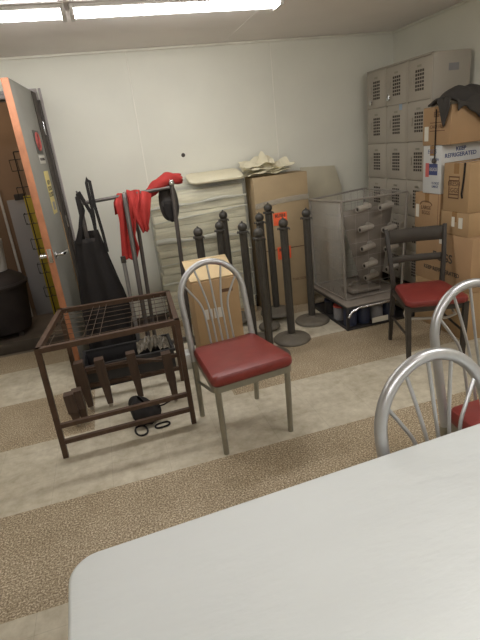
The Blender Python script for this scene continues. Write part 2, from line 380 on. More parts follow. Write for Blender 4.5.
# ------------------------------------------------------------------ silver diner chairs
def diner_chair():
    t = thing('diner_chair', '', 'chair', (0, 0, 0), 0, 'silver arch-back diner chairs')
    a, k, zt, yb = .196, .231, .939, .20
    Y = lambda z: yb+k*(z-.46) if z >= .40 else yb+k*(-.06)+(.40-z)*.10
    zc = zt-a*.98; r = .0185
    pts = [(-a, Y(z), z) for z in [.40+(zc-.40)*i/6 for i in range(7)]]
    pts += [(-a*math.cos(u), Y(zc+a*math.sin(u)), zc+a*math.sin(u)) for u in [PI*i/24 for i in range(1, 24)]]
    pts += [(a, Y(z), z) for z in [zc-(zc-.40)*i/6 for i in range(7)]]
    MB().tube(pts, r, 14).build('back_frame', M['silver'], t)
    # five rods fanned out of the seat
    for i, (bx, tx, ang) in enumerate(((-.074, -.168, 150), (-.037, -.095, 116), (0, 0, 90), (.037, .095, 64), (.074, .168, 30))):
        A = math.radians(ang); ex = a*math.cos(A); ez = zc+a*math.sin(A)
        P = [Vector((bx, Y(.43)-.004, .43)), Vector((bx, Y(.60)-.004, .60)), Vector((bx+(ex-bx)*.10, Y(.70), .70)), Vector((bx+(ex-bx)*.5, Y(.70+(ez-.70)*.5), .70+(ez-.70)*.5)), Vector((ex, Y(ez), ez))]
        out = []
        for s in range(4):
            p0 = P[max(s-1, 0)]; p1 = P[s]; p2 = P[s+1]; p3 = P[min(s+2, 4)]
            for q in range(5):
                u = q/5; out.append(.5*((2*p1)+(p2-p0)*u+(2*p0-5*p1+4*p2-p3)*u*u+(3*p1-p0-3*p2+p3)*u**3))
        out.append(P[4]); MB().tube(out, .0062, 8).build('back_rod', M['silver'], t)
    # seat cushion: rounded trapezoid, domed
    def outline(sc, y0=-.255, y1=.185, wf=.232, wr=.198, n=6):
        cs = [(-wf, y0, 0), (wf, y0, 1), (wr, y1, 2), (-wr, y1, 3)]; rr = .035; o = []
        for i, (cx, cy, q) in enumerate(cs):
            sx = 1 if cx > 0 else -1; sy = 1 if cy > 0 else -1
            st = {0: PI, 1: 1.5*PI, 2: 0, 3: .5*PI}[i]
            for j in range(n+1):
                g = st+.5*PI*j/n; o.append(((cx-sx*rr+rr*math.cos(g))*sc, ((cy-sy*rr+rr*math.sin(g))+.035)*sc-.035))
        return o
    b = bmesh.new(); rings = []
    for sc, z in ((.965, .428), (1.0, .438), (1.012, .455), (1.0, .474), (.965, .487), (.88, .493), (.6, .497), (.2, .499)):
        rings.append([b.verts.new((x, y, z)) for x, y in outline(sc)])
    n = len(rings[0])
    for i in range(len(rings)-1):
        for q in range(n): b.faces.new((rings[i][q], rings[i][(q+1) % n], rings[i+1][(q+1) % n], rings[i+1][q]))
    b.faces.new(rings[0][::-1]); b.faces.new(rings[-1])
    c = MB(); c.add(b); c.build('seat', M['red_vinyl'], t)
    f = MB(); o = outline(.985); i2 = outline(.90)
    bb = bmesh.new(); n = len(o); V = [[bb.verts.new((x, y, z)) for x, y in L] for L, z in ((o, .396), (o, .430), (i2, .430), (i2, .396))]
    for e in range(4):
        for q in range(n): bb.faces.new((V[e][q], V[e][(q+1) % n], V[(e+1) % 4][(q+1) % n], V[(e+1) % 4][q]))
    f.add(bb); f.build('seat_frame', M['silver_dull'], t)
    for s in (-1, 1):
        MB().tube([(s*.203, -.222, .41), (s*.200, -.212, .0)], [.0175, .0155], 12).build('leg', M['silver_dull'], t)
        MB().tube([(s*a, Y(.41), .41), (s*.194, Y(.3), .3), (s*.19, Y(0), 0)], [.0185, .0175, .0155], 12).build('leg', M['silver_dull'], t)
        MB().tube([(s*.203, -.215, .385), (s*.196, -.1, .335), (s*.193, Y(.26), .26)], .009, 8).build('side_brace', M['silver_dull'], t)
    return t
c1 = diner_chair(); c1.location = (.534, 2.357, 0); c1.rotation_euler = (0, 0, .123)
c1['label'] = 'whole silver arch-back diner chair with red vinyl seat standing in the middle of the floor'
dup(c1, (.834, .742, 0), .10, 'silver arch-back chair nearest the viewer, tucked under the white table edge')
dup(c1, (1.352, 1.20, 0), .03, 'silver arch-back chair at the right edge, behind the one tucked under the table')

# ------------------------------------------------------------------ dark ladder-back chair
def dark_chair():
    t = thing('side_chair', 'dark ladder-back chair with a bright red seat in front of the cardboard boxes', 'chair', (2.035, 2.70, 0), -.30)
    a = .185
    for s in (-1, 1):
        P = [(s*a, .235, 0), (s*a, .195, .25), (s*a*.96, .185, .46), (s*a*1.05, .215, .66), (s*a*1.14, .265, .865)]
        MB().tube(P, [.017, .02, .021, .019, .016], 4).build('rear_leg', M['black_wood'], t)
        MB().tube([(s*.19, -.20, .43), (s*.185, -.205, .2), (s*.182, -.215, 0)], [.024, .022, .018], 4).build('front_leg', M['black_wood'], t)
        MB().tube([(s*.187, -.19, .21), (s*.185, .19, .21)], .009, 8).build('stretcher', M['black_wood'], t)
    for z0, z1 in ((.755, .855), (.615, .665)):
        b = MB()
        def yy(z): return .185+(z-.46)*.2
        def f(u, v, z0=z0, z1=z1):
            z = z0+(z1-z0)*v; x = (-a+2*a*u)*(1+.35*(z-.5)); return (x, yy(z)+.02*math.sin(PI*u), z)
        b.grid(f, 12, 2); b.build('back_slat', M['slat'], t, solid=.010)
    b = bmesh.new(); rings = []
    def ol(sc):
        o = []
        for cx, cy, st in ((-.205, -.235, PI), (.205, -.235, 1.5*PI), (.18, .165, 0), (-.18, .165, .5*PI)):
            sx = 1 if cx > 0 else -1; sy = 1 if cy > 0 else -1
            for j in range(6):
                g = st+.5*PI*j/5; o.append(((cx-sx*.045+.045*math.cos(g))*sc, (cy-sy*.045+.045*math.sin(g))*sc))
        return o
    for sc, z in ((.95, .425), (1, .437), (1.01, .452), (.985, .468), (.9, .478), (.5, .484), (.1, .485)):
        rings.append([b.verts.new((x, y, z)) for x, y in ol(sc)])
    n = len(rings[0])
    for i in range(len(rings)-1):
        for q in range(n): b.faces.new((rings[i][q], rings[i][(q+1) % n], rings[i+1][(q+1) % n], rings[i+1][q]))
    b.faces.new(rings[0][::-1]); b.faces.new(rings[-1]); c = MB(); c.add(b); c.build('seat', M['red_vinyl2'], t)
    f = MB(); f.box(-.18, .18, -.21, -.185, .385, .43, .003); f.box(-.17, .17, .165, .185, .385, .43, .003)
    for s in (-1, 1): f.box(s*.178-.01, s*.178+.01, -.2, .18, .385, .43, .003)
    f.build('seat_rail', M['black_wood'], t)
    P = [(-.17, .17, .41)]+[(-.16+.02*math.cos(g), -.10, .34+.05*math.sin(g)) for g in (PI*.6, PI, PI*1.3)]+[(.1, -.11, .285), (.17, -.1, .30), (.17, .1, .36)]
    MB().tube(P, .010, 8).build('foot_ring', M['tube_grey'], t)
dark_chair()

# ------------------------------------------------------------------ white folding table
def table():
    Wd, D = 1.83, .76
    t = thing('folding_table', 'white plastic folding table with rounded corner in the foreground', 'table', (-.242, .905, 0), .045)
    # local: x to the right, y toward the viewer is negative
    def rr(x0, x1, y0, y1, r, n=8):
        o = []
        for cx, cy, st in ((x0+r, y0+r, PI), (x1-r, y0+r, 1.5*PI), (x1-r, y1-r, 0), (x0+r, y1-r, .5*PI)):
            o += [(cx+r*math.cos(st+.5*PI*j/n), cy+r*math.sin(st+.5*PI*j/n)) for j in range(n+1)]
        return o
    MB().prism(rr(0, Wd, -D, 0, .065), .700, .74, .009, seg=3).build('tabletop', M['plastic_white'], t)
    MB().prism(rr(.02, Wd-.02, -D+.02, -.02, .05), .680, .7001).build('table_rim', M['plastic_white'], t)
    for x in (.16, Wd-.2):
        for y in (-.68, -.08):
            MB().tube([(x, y, .0), (x, y, .69)], .014, 12).build('leg', M['table_leg'], t)
        MB().tube([(x, -.68, .12), (x, -.08, .12)], .012, 10).build('leg_stretcher', M['table_leg'], t)
    for y in (-.70, -.06): MB().box(.1, Wd-.1, y-.012, y+.012, .655, .685, .003).build('rail', M['table_leg'], t)
table()

# ------------------------------------------------------------------ brown wire-topped rack
def rack():
    t = thing('wire_top_rack', 'low brown metal rack with wire grid top, left of the silver chair', 'rack', (-.11, 2.82, 0))
    def w(x, y, z): return (x+.11, y-2.82, z)
    FL, FR, RR_, RL = (-.495, 2.485), (.252, 2.505), (.284, 3.10), (-.425, 3.145)
    cs = [FL, FR, RR_, RL]; top = .672; s = .029
    f = MB()
    for i in range(4):
        a, b = cs[i], cs[(i+1) % 4]
        dv = Vector((b[0]-a[0], b[1]-a[1])).normalized()*(s/2)
        f.bar(w(a[0]-dv.x, a[1]-dv.y, top), w(b[0]+dv.x, b[1]+dv.y, top), s, (0, 0, 1))
    f.build('top_frame', M['brown_metal'], t)
    for i, (x, y) in enumerate(cs):
        MB().bar(w(x, y, top-.012), w(x-(.01 if i in (0, 3) else .0), y+.0, 0), s, (1, 0, 0)).build('leg', M['brown_metal'], t)
    for z in (.10, .205):
        MB().bar(w(FL[0]-.005, FL[1], z), w(FR[0], FR[1], z), .024, (0, 0, 1)).build('front_rail', M['brown_metal'], t)
        MB().bar(w(RL[0]-.005, RL[1], z), w(RR_[0], RR_[1], z), .024, (0, 0, 1)).build('rear_rail', M['brown_metal'], t)
    g = MB(); lerp = lambda a, b, u: (a[0]+(b[0]-a[0])*u, a[1]+(b[1]-a[1])*u)
    z = top-.006
    for k in range(1, 7):
        a = lerp(FL, RL, k/7); b = lerp(FR, RR_, k/7); g.tube([w(*a, z), w(*b, z)], .0018, 6)
    for u in (.06, .30, .36, .42, .66, .72, .86, .93):
        a = lerp(FL, FR, u); b = lerp(RL, RR_, u); g.tube([w(*a, z+.003), w(*b, z+.003)], .0018, 6)
    g.build('wire_grid', M['brown_wire'], t)
rack()

# dark tapered wooden legs with pale glides, standing inside the rack
def wooden_stand(pts, label, hh, rail):
    cx = sum(p[0] for p in pts)/len(pts); cy = sum(p[1] for p in pts)/len(pts)
    t = thing('wooden_stand', label, 'stand', (cx, cy, 0), 0)
    for x, y in pts:
        x -= cx; y -= cy
        l = MB().tube([(x, y, .028), (x-.004, y, hh*.45), (x-.006, y, hh*.47), (x-.012, y, hh)], [.026, .036, .042, .042], 4, up=(1, 0, 0)).build('leg', M['walnut'], t)
        MB().lathe([(0, 0), (.013, 0), (.015, .03), (0, .03)], 12, (x, y, 0)).build('glide', M['glide'], l)
    for i in range(len(pts)-1):
        a, b = pts[i], pts[i+1]
        MB().bar((a[0]-cx, a[1]-cy, rail), (b[0]-cx, b[1]-cy, rail), .016, (0, 0, 1)).build('rail', M['walnut'], t)
wooden_stand([(-.365, 2.98), (-.235, 2.965), (-.03, 2.96), (.19, 2.83)], 'dark brown stand on tapered legs with pale glides, inside the wire-topped rack', .36, .30)
wooden_stand([(-.445, 2.80), (-.40, 2.83)], 'pair of joined dark tapered legs at the left end inside the wire-topped rack', .24, .20)

# black bag with strap loops on the floor
def bag():
    t = thing('black_bag', 'small limp black bag with strap loops on the floor under the wire-topped rack', 'bag', (-.02, 2.66, 0))
    def f(u, v):
        a = 2*PI*u; rr = math.sin(PI*(.06+.9*v))**.7
        x = .095*rr*math.cos(a)*(1+.15*math.sin(3*a+1)); y = .11*rr*math.sin(a)*(1+.1*math.sin(5*a))
        z = .001+.135*(1-math.cos(PI*v))/2*(1-.25*math.cos(a)) + .012*math.sin(7*a)*math.sin(PI*v)
        return (x-.015*v, y+.04*v, z)
    MB().grid(f, 30, 12).build('bag_body', M['black_cloth'], t, sub=1)
    def loop(cx, cy, rx, ry, name, rot=0, z=.006):
        p = [(cx+rx*math.cos(a)*math.cos(rot)-ry*math.sin(a)*math.sin(rot), cy+rx*math.cos(a)*math.sin(rot)+ry*math.sin(a)*math.cos(rot), z+.002*math.sin(3*a)) for a in [2*PI*k/24 for k in range(24)]]
        MB().tube(p, .006, 6, closed=True).build(name, M['black_cloth'], t)
    loop(-.045, -.105, .035, .06, 'strap', .2); loop(.085, -.10, .045, .028, 'strap', .1)
    MB().tube([(.07, .02, .07), (.12, .02, .075), (.165, .03, .085)], .005, 6).build('drawstring', M['black_cloth'], t)
bag()

# ------------------------------------------------------------------ garment rack with hanging things
def garment_rack():
    t = thing('garment_rack', 'grey metal garment rack with a horizontal bar, holding aprons and red cloths', 'rack', (.15, 3.80, 0))
    w = lambda x, y, z: (x-.15, y-3.8, z)
    MB().tube([w(-.195, 3.8, .03), w(-.185, 3.8, 1.34)], .016, 12).build('post', M['rack_tube'], t)
    MB().tube([w(.115, 3.74, .015), w(.145, 3.73, 1.27), w(.147, 3.745, 1.295), w(.15, 3.80, 1.30)], .019, 12).build('post', M['rack_tube'], t)
    MB().tube([w(.485, 3.8, .03), w(.52, 3.8, 1.33)], .017, 12).build('post', M['rack_tube'], t)
    MB().tube([w(.175, 3.81, .04), w(.205, 3.81, 1.0), w(.16, 3.805, 1.24)], .016, 10).build('brace', M['rack_tube'], t)
    MB().tube([w(-.19, 3.8, 1.275), w(.50, 3.8, 1.305)], .014, 12).build('crossbar', M['rack_tube'], t)
    MB().lathe([(0, -.01), (.025, -.008), (.028, .01), (.018, .03), (0, .034)], 14, w(.52, 3.8, 1.33)).build('end_cap', M['chrome'], t)
    MB().box(-.40, .36, -.02, .02, .015, .045, .004).build('base_bar', M['rack_tube'], t)
    for x in (-.195, .485): MB().box(x-.15-.018, x-.15+.018, -.12, .16, 0, .032, .004).build('foot', M['rack_tube'], t)
    MB().tube([w(-.185, 3.8, 1.335), w(-.185, 3.75, 1.345), w(-.185, 3.73, 1.37)], .007, 8).build('hook', M['rack_tube'], t)
garment_rack()
t = thing('metal_pole', 'short light grey aluminium pole leaning on the garment rack base', 'pole', (.035, 3.675, 0))
MB().tube([(0, 0, .0), (.01, .03, .80)], .016, 12).build('shaft', M['rack_tube_light'], t)
MB().tube([(.01, .03, .80), (.0105, .032, .85)], .02, 12).build('grip', M['black_wood'], t)

def apron(label, loc, rows, strapz, yoff=0, dx=0):
    t = thing('black_apron', label, 'apron', loc, 0, 'aprons on the garment rack')
    X0, Y0 = loc[0], loc[1]
    def f(u, v):
        z = rows[0][0]+(rows[-1][0]-rows[0][0])*v
        for i in range(len(rows)-1):
            if rows[i][0] >= z >= rows[i+1][0] or i == len(rows)-2:
                k = (rows[i][0]-z)/(rows[i][0]-rows[i+1][0]); xl = rows[i][1]+(rows[i+1][1]-rows[i][1])*k; xr = rows[i][2]+(rows[i+1][2]-rows[i][2])*k; break
        fold = .018*math.sin(u*PI*5+.6*math.sin(3*v))*(.3+v)
        return (xl+(xr-xl)*u-X0+dx, fold+.02*v, z)
    MB().grid(f, 36, 26).build('apron_cloth', M['black_cloth'], t, solid=.008)
    zt = rows[0][0]
    MB().tube([(rows[0][1]-X0+.01+dx, 0, zt-.02), (-.10-X0+dx-.07, -.008, 1.22), (-.185-X0, -.02, 1.355), (-.175-X0, -.012, 1.36), (-.12-X0+dx, -.005, 1.2), (rows[0][2]-X0-.02+dx, 0, zt-.02)], .011, 6, flat=.35).build('neck_strap', M['black_cloth'], t)
    MB().tube([(rows[0][1]-X0+.03+dx, -.01, zt-.03), (-.19-X0+dx, -.03, 1.2), (-.19-X0, -.035, 1.335)], .016, 6, flat=.35).build('waist_tie', M['black_cloth'], t)
    return t
apron('nearer black apron hanging from the left end of the garment rack', (-.2, 3.735, 0),
      [(1.02, -.28, -.085), (.82, -.305, -.06), (.6, -.335, .0), (.42, -.35, .03), (.10, -.36, .04)], 1.3)
apron('farther black apron hanging behind the nearer one on the garment rack', (-.18, 3.86, 0),
      [(1.06, -.24, -.10), (.8, -.27, -.05), (.55, -.28, .0), (.15, -.30, .06)], 1.3)
t = thing('long_strap', 'long black strap loop standing up above the aprons at the left end', 'strap', (-.08, 3.71, 0), 0)
p = [(-.045, .02, .93), (-.022, 0, 1.2), (-.024, 0, 1.42), (-.012, 0, 1.455), (.0, 0, 1.43), (.0, 0, 1.25), (.015, .01, 1.05), (.02, .02, .90)]
MB().tube(p, .013, 6, flat=.4).build('webbing', M['black_cloth'], t)

# red cloths
def ribbon(rows, Y0, amp, fr, nu=26, nv=24, ph=0):
    def f(u, v):
        s = v*(len(rows)-1); i = min(int(s), len(rows)-2); k = s-i
        a, b = rows[i], rows[i+1]
        g = lambda j: a[j]+(b[j]-a[j])*k
        # row = (xl, zl, xr, zr, y)
        return (g(0)+(g(2)-g(0))*u, g(4)+amp*math.sin(u*fr*PI+ph+2.2*v), g(1)+(g(3)-g(1))*u+amp*.4*math.sin(u*9+5*v))
    return f
t = thing('red_cloth', 'larger bright red cloth hanging down over the middle of the garment rack bar', 'cloth', (.18, 3.8, 0), 0, 'red cloths')
m = MB()
m.grid(lambda u, v: tuple(Vector(ribbon([(.055, 1.15, .20, 1.14, 3.87), (.06, 1.24, .26, 1.25, 3.85), (.10, 1.31, .27, 1.325, 3.80), (.065, 1.24, .25, 1.25, 3.755), (.075, 1.12, .20, 1.12, 3.75), (.055, .95, .17, .98, 3.75), (.04, .84, .185, .88, 3.755), (.06, .815, .15, .80, 3.755)], 0, .012, 5)(u, v))-Vector((.18, 3.8, 0))), 26, 34)
m.build('hanging_fold', M['red_cloth'], t, solid=.006)
m = MB()
m.grid(lambda u, v: tuple(Vector(ribbon([(.18, 1.18, .31, 1.14, 3.86), (.20, 1.30, .34, 1.285, 3.83), (.17, 1.325, .355, 1.285, 3.79), (.16, 1.25, .33, 1.20, 3.755), (.18, 1.14, .31, 1.12, 3.75), (.215, 1.06, .285, 1.05, 3.75), (.235, 1.0, .285, 1.01, 3.755)], 0, .012, 4, ph=1)(u, v))-Vector((.18, 3.8, 0))), 20, 30)
m.build('side_fold', M['red_cloth'], t, solid=.006)
t = thing('red_cloth', 'smaller bright red cloth heaped over the right end of the bar above the black hat', 'cloth', (.46, 3.84, 0), 0, 'red cloths')
m = MB()
def f(u, v):
    # lump stretched from the bar up to the right
    x = .33+.28*u; zt = 1.315+.10*math.sin(min(1, u*1.5)*PI*.5)-.03*max(0, u-.72)/.28; th = .035+.075*math.sin(PI*min(1, .15+u*.75))
    a = 2*PI*v
    return (x+.008*math.sin(5*a)-.46, .055*math.sin(a)*(1-.5*abs(u-.5))+.006*math.sin(9*u), zt-th*.5*(1-math.cos(a))+.008*math.sin(14*u+3*a))
m.grid(f, 26, 24); m.build('cloth_heap', M['red_cloth'], t)

# black cap hanging on the right post
t = thing('hat', 'black hat hanging from the right post of the garment rack', 'hat', (.485, 3.855, 1.185))
def f(u, v):
    a = 2*PI*u; r = math.sin(PI*v)**.75
    return (.078*r*math.cos(a)+.006*math.sin(2*a), .038*r*math.sin(a)+.008, .15*math.cos(PI*v)*(1+.04*math.cos(a)))
MB().grid(f, 24, 16).build('hat_crown', M['charcoal_cloth'], t)
MB().grid(lambda u, v: (-.055+.11*u, -.012-.02*math.sin(PI*u), .02-.17*v*(.55+.45*math.sin(PI*u))), 12, 6).build('hat_brim', M['black_cloth'], t, solid=.005)

# ------------------------------------------------------------------ wrapped stack of sheets against the wall
t = thing('wrapped_sheet_stack', 'long stack of pale sheets wrapped in stretch film against the back wall', 'stack', (.79, 4.28, 0))
m = MB(); z = .06; k = 0
while z < 1.22:
    hgt = random.choice((.07, .09, .11, .13)); hgt = min(hgt, 1.262-z)
    o = random.uniform(-.012, .012)
    m.box(-.42+o, .42+o*.6, -.085+random.uniform(0, .012), .095, z, z+hgt-.004, .004); z += hgt; k += 1
m.build('sheets', M['layers'], t)
m = MB(); m.box(-.43, .43, -.09, -.05, 0, .06, .003); m.box(-.43, .43, .05, .09, 0, .06, .003); m.build('pallet', M['card_dull'], t)
m = MB(); m.box(-.437, .437, -.098, .104, .05, 1.272, .012); m.build('film_wrap', M['film'], t)
for z0, z1, dz in ((1.10, 1.14, .02), (.98, 1.0, .05), (.80, .86, -.03), (.60, .62, .03), (.42, .45, -.02)):
    def f(u, v, z0=z0, z1=z1, dz=dz): return (-.438+.876*u, -.1005-.003*math.sin(40*u), z0+dz*u+(z1-z0)*v*(.4+.5*math.sin(6*u+z0*9)**2))
    MB().grid(f, 30, 2).build('film_band', M['film_streak'], t, solid=.002)

# things lying on the stack
t = thing('cream_board', 'flat cream board with a rounded corner lying on the wrapped sheet stack', 'board', (.97, 4.25, 1.2725))
def rrect(w, d, r, n=6):
    o = []
    for cx, cy, st in ((-w+r, -d+r, PI), (w-r, -d+r, 1.5*PI), (w-r, d-r, 0), (-w+r, d-r, .5*PI)):
        o += [(cx+r*math.cos(st+.5*PI*j/n), cy+r*math.sin(st+.5*PI*j/n)) for j in range(n+1)]
    return o
tilt = Matrix.Translation((0, 0, .045)) @ Matrix.Rotation(.26, 4, 'X')
MB().prism(rrect(.245, .13, .06), -.008, .008, .003, tilt).build('upper_sheet', M['paper'], t)
MB().prism(rrect(.235, .12, .05), -.006, .006, .002, Matrix.Translation((.01, .0, .022)) @ Matrix.Rotation(.14, 4, 'X')).build('lower_sheet', M['paper'], t)

t = thing('tall_carton', 'tall upright brown cardboard box behind the posts, wrapped in film', 'box', (1.545, 4.25, 0))
MB().box(-.26, .26, -.12, .12, 0, 1.262, .005).build('carton_body', M['card_dull'], t)
MB().box(-.26, .26, -.123, -.1195, .585, .592).build('fold_line', M['ink_brown'], t)
def f(u, v): return (-.262+.524*u, -.127-.003*math.sin(25*u), .985+.05*v+.03*math.sin(2*u))
MB().grid(f, 20, 3).build('film_band', M['film'], t, solid=.001)
for (x0, x1, z0, z1, body) in ((-.10, .035, .815, .93, 'RUSH'), (-.085, .05, .49, .61, 'RUSH')):
    s = MB().box(x0, x1, -.1235, -.1215, z0, z1).build('orange_sticker', M['neon'], t)
    writing(body, .04, M['ink'], s, ((x0+x1)/2, -.1245, z1-.03), (1, 0, 0), (0, 0, 1), weight=.001)
writing('THIS SIDE', .035, M['ink_brown'], t, (.12, -.1225, .27), (1, 0, 0), (0, 0, 1))

t = thing('crumpled_paper', 'crumpled cream paper sheets piled on top of the tall cardboard box', 'paper', (1.45, 4.24, 1.263))
rnd = random.Random(3)
for k, (cx, cy, w_, d_, tl, hz) in enumerate(((.0, 0, .20, .11, .10, .03), (-.03, .01, .19, .10, -.10, .065), (.06, 0, .19, .10, .22, .05), (-.06, .02, .16, .08, .05, .10))):
    def f(u, v):
        x = (u-.5)*2*w_; y = (v-.5)*2*d_
        return (cx+x, cy+y, hz+tl*x*.6+.012*math.sin(7*u+k*2)*math.cos(5*v+k)+.007*math.sin(17*u+9*v+k)+.14*max(0, v-.5)*abs(math.sin(2.6*u+k)))
    MB().grid(f, 14, 8).build('paper_sheet', M['paper'], t, smooth=False, solid=.002)
def f(u, v): return (-.13+.16*u+.05*v, .03+.02*math.sin(5*u), .06+.155*v*(math.sin(PI*min(1, u*1.1+.02)))**1.5)
MB().grid(f, 10, 6).build('paper_peak', M['paper'], t, smooth=False, solid=.002)

t = thing('foam_board', 'pale board with a clipped top corner leaning on the wall beside the tall box', 'board', (2.05, 4.33, 0))
MB().prism([(-.21, 0), (.21, 0), (.215, 1.06), (.15, 1.26), (-.21, 1.285)], -.006, .006, .002, Matrix.Rotation(PI/2-.03, 4, 'X')).build('board_sheet', M['paper_dull'], t)

# ------------------------------------------------------------------ cartons
def carton(label, x0, x1, y0, y1, z0, z1, m, group=None, rz=0, name='cardboard_box', bulge=0):
    cx, cy = (x0+x1)/2, (y0+y1)/2
    t = thing(name, label, 'box', (cx, cy, z0), rz, group)
    a, b, hh = (x1-x0)/2, (y1-y0)/2, z1-z0
    MB().box(-a, a, -b, b, 0, hh, .006).build('carton_body', m, t)
    MB().box(-a*.99, a*.99, -.025, .025, hh-.001, hh+.0008).build('tape', M['tape'], t)
    MB().box(-a-.0008, -a+.0005, -.025, .025, hh-.07, hh-.002).build('tape', M['tape'], t)
    return t, a, b, hh
G = 'cardboard boxes stacked by the right wall'
LF, UP, FR_ = (0, -1, 0), (0, 0, 1), (1, 0, 0)   # reading direction on the left side / up / on the front side
XP = 2.365
# bottom box
t, a, b, hh = carton('large lowest box of the stack, mostly behind the red seat', XP-.005, 2.855, 2.67, 3.28, 0, .375, M['card'], G)
# eggs box
t, a, b, hh = carton('big brown box lettered EGGS behind the dark ladder-back chair', XP, 2.855, 2.66, 3.29, .376, .776, M['card_orange'], G)
writing('EGGS', .092, M['ink'], t, (-a-.0012, -.01, .212), LF, UP, weight=.0015)
writing('KEEP REFRIGERATED', .044, M['ink'], t, (-a-.0012, .0, .105), LF, UP, weight=.0008)
MB().box(-a-.0015, -a, -.02, .03, .315, .375).build('white_sticker', M['sticker'], t)
MB().box(-a*.2, a, -b-.001, -b+.0005, .2, .203).build('fold_line', M['ink_brown'], t)
# C
t, a, b, hh = carton('shallow brown box with two white stickers resting on the EGGS box', XP, 2.855, 2.71, 3.00, .777, .942, M['card'], G)
MB().box(-a-.0015, -a, -.005, .025, .06, .13).build('white_sticker', M['sticker'], t)
MB().box(-a-.0015, -a, -.085, -.045, .055, .13).build('white_sticker', M['sticker'], t)
# B
t, a, b, hh = carton('taller brown box with a dark tie hanging down its side', XP+.003, 2.855, 2.73, 2.99, .943, 1.275, M['card'], G)
for z in (.24, .215, .12, .095): MB().box(-a-.0012, -a, -.03, .07, z-.004, z+.004).build('printed_bar', M['ink_brown'], t)
for y in (-.03, .07): MB().box(-a-.0012, -a, y-.003, y+.003, .09, .245).build('printed_bar', M['ink_brown'], t)
writing('FRESH\nEGGS', .045, M['ink_brown'], t, (-a-.0012, .02, .17), LF, UP)
MB().tube([(-a-.004, -.085, hh+.004), (-a-.006, -.08, .22), (-a-.008, -.07, .13), (-a-.006, -.075, .10)], .006, 6).build('hanging_tie', M['black_cloth'], t)
P = [(.02, -b-.003, .29), (.03, -b-.004, .255), (.07, -b-.004, .24), (.12, -b-.004, .245)]
MB().tube(P, .005, 6).build('handle_slot', M['ink_brown'], t)
# E
t, a, b, hh = carton('brown box with an oval print and white side sticker under the white box', XP+.004, 2.855, 3.02, 3.32, .777, 1.052, M['card_orange'], G)
P = [(-a-.001, .01+.07*math.cos(g), .155+.03*math.sin(g)+.03) for g in [PI*k/10 for k in range(11)]]
MB().tube(P, .004, 5).build('printed_arch', M['ink_brown'], t)
writing('LARGE\nEGGS', .04, M['ink_brown'], t, (-a-.0012, .01, .145), LF, UP)
MB().box(-a-.0015, -a, .095, .135, .085, .185).build('white_sticker', M['sticker'], t)
MB().box(-a-.0005, -a+.002, -b+.018, -b+.022, .0, hh).build('fold_line', M['ink_brown'], t)
# W
t, a, b, hh = carton('white carton with blue lettering in the middle of the box stack', XP, 2.86, 3.02, 3.225, 1.053, 1.395, M['box_white'], G, name='white_carton')
writing('KEEP\nREFRIGERATED', .04, M['ink_blue'], t, (-.085, -b-.0012, .285), FR_, UP, weight=.0008)
MB().box(-a-.0012, -a, -.065, .045, .135, .215).build('printed_panel', M['ink_blue'], t)
MB().box(-a-.002, -a-.001, .03, .07, .12, .22).build('printed_carton', M['sign_red'], t)
writing('EGGS', .034, M['sign_white'], t, (-a-.0022, -.02, .175), LF, UP)
writing('EGGS', .04, M['ink_blue'], t, (-a-.0012, 0, .30), LF, UP)
writing('5 DOZEN', .022, M['ink_blue'], t, (-a-.0012, -.03, .245), LF, UP)
writing('15 DOZ\nLARGE', .024, M['ink_blue'], t, (-a-.0012, -.045, .065), LF, UP)
# T
t, a, b, hh = carton('topmost brown box of the stack, draped with the black jacket', XP-.003, 2.855, 2.93, 3.235, 1.397, 1.655, M['card_orange'], G)
writing('EGGS', .05, M['ink_brown'], t, (-a-.0012, -.03, .205), LF, UP, weight=.001)
MB().box(-a-.0012, -a, -.09, .07, .095, .1).build('printed_bar', M['ink_brown'], t); MB().box(-a-.0012, -a, -.09, .07, .15, .155).build('printed_bar', M['ink_brown'], t)
writing('CAGE FREE', .032, M['ink_brown'], t, (-a-.0012, -.01, .125), LF, UP)
MB().box(-a-.0015, -a, .085, .13, .03, .13).build('white_sticker', M['sticker'], t)
MB().tube([(-a-.005, .0, .24), (-a-.006, .0, .0), (-a-.008, .0, -.1)], .004, 6).build('hanging_cord', M['black_cloth'], t)
MB().lathe([(0, -.02), (.014, -.014), (.016, 0), (.010, .014), (0, .02)], 12, (-a-.012, .0, -.105)).build('cord_toggle', M['ink'], t)
MB().tube([(.12, -b-.004, .25), (.125, -b-.004, -.1)], .004, 6).build('hanging_cord', M['black_cloth'], t)

# jacket draped on the top box
t = thing('black_jacket', 'crumpled black jacket draped over the topmost cardboard box', 'jacket', (2.6, 3.05, 1.655))
def f(u, v):
    # u across X (from -.30 to .24), v from front hang over the top to the back
    x = -.215+.475*u
    L = [(-.145, -.13), (-.142, -.03), (-.125, .02), (-.06, .055), (0, .075), (.08, .06), (.13, .03), (.165, .02)]
    s = v*(len(L)-1); i = min(int(s), len(L)-2); k = s-i
    y = L[i][0]+(L[i+1][0]-L[i][0])*k; z = L[i][1]+(L[i+1][1]-L[i][1])*k
    if i < 2:
        drop = .35+.65*min(1, max(0, (u-.12)/.25)); z = z*drop if z < 0 else z
        y -= .012
    z += .022*math.sin(9*u+3*v)*math.cos(6*v)+.012*math.sin(23*u+5*v)
    if u > .12: z += .025*math.sin(PI*u)
    return (x, y, max(z, .012) if y > -.12 else z)
MB().grid(f, 36, 30).build('jacket_body', M['charcoal_cloth'], t, solid=.012)
def f(u, v):   # pointed flap hanging over the left side
    y = .0-.125*u; dep = .15*(1-abs(2*u-1)**1.2)*v
    return (-.243-.006-.012*math.sin(3*v), y+.0, .045-dep-.03*v+.006*math.sin(12*u))
MB().grid(f, 14, 10).build('jacket_sleeve', M['charcoal_cloth'], t, solid=.01)

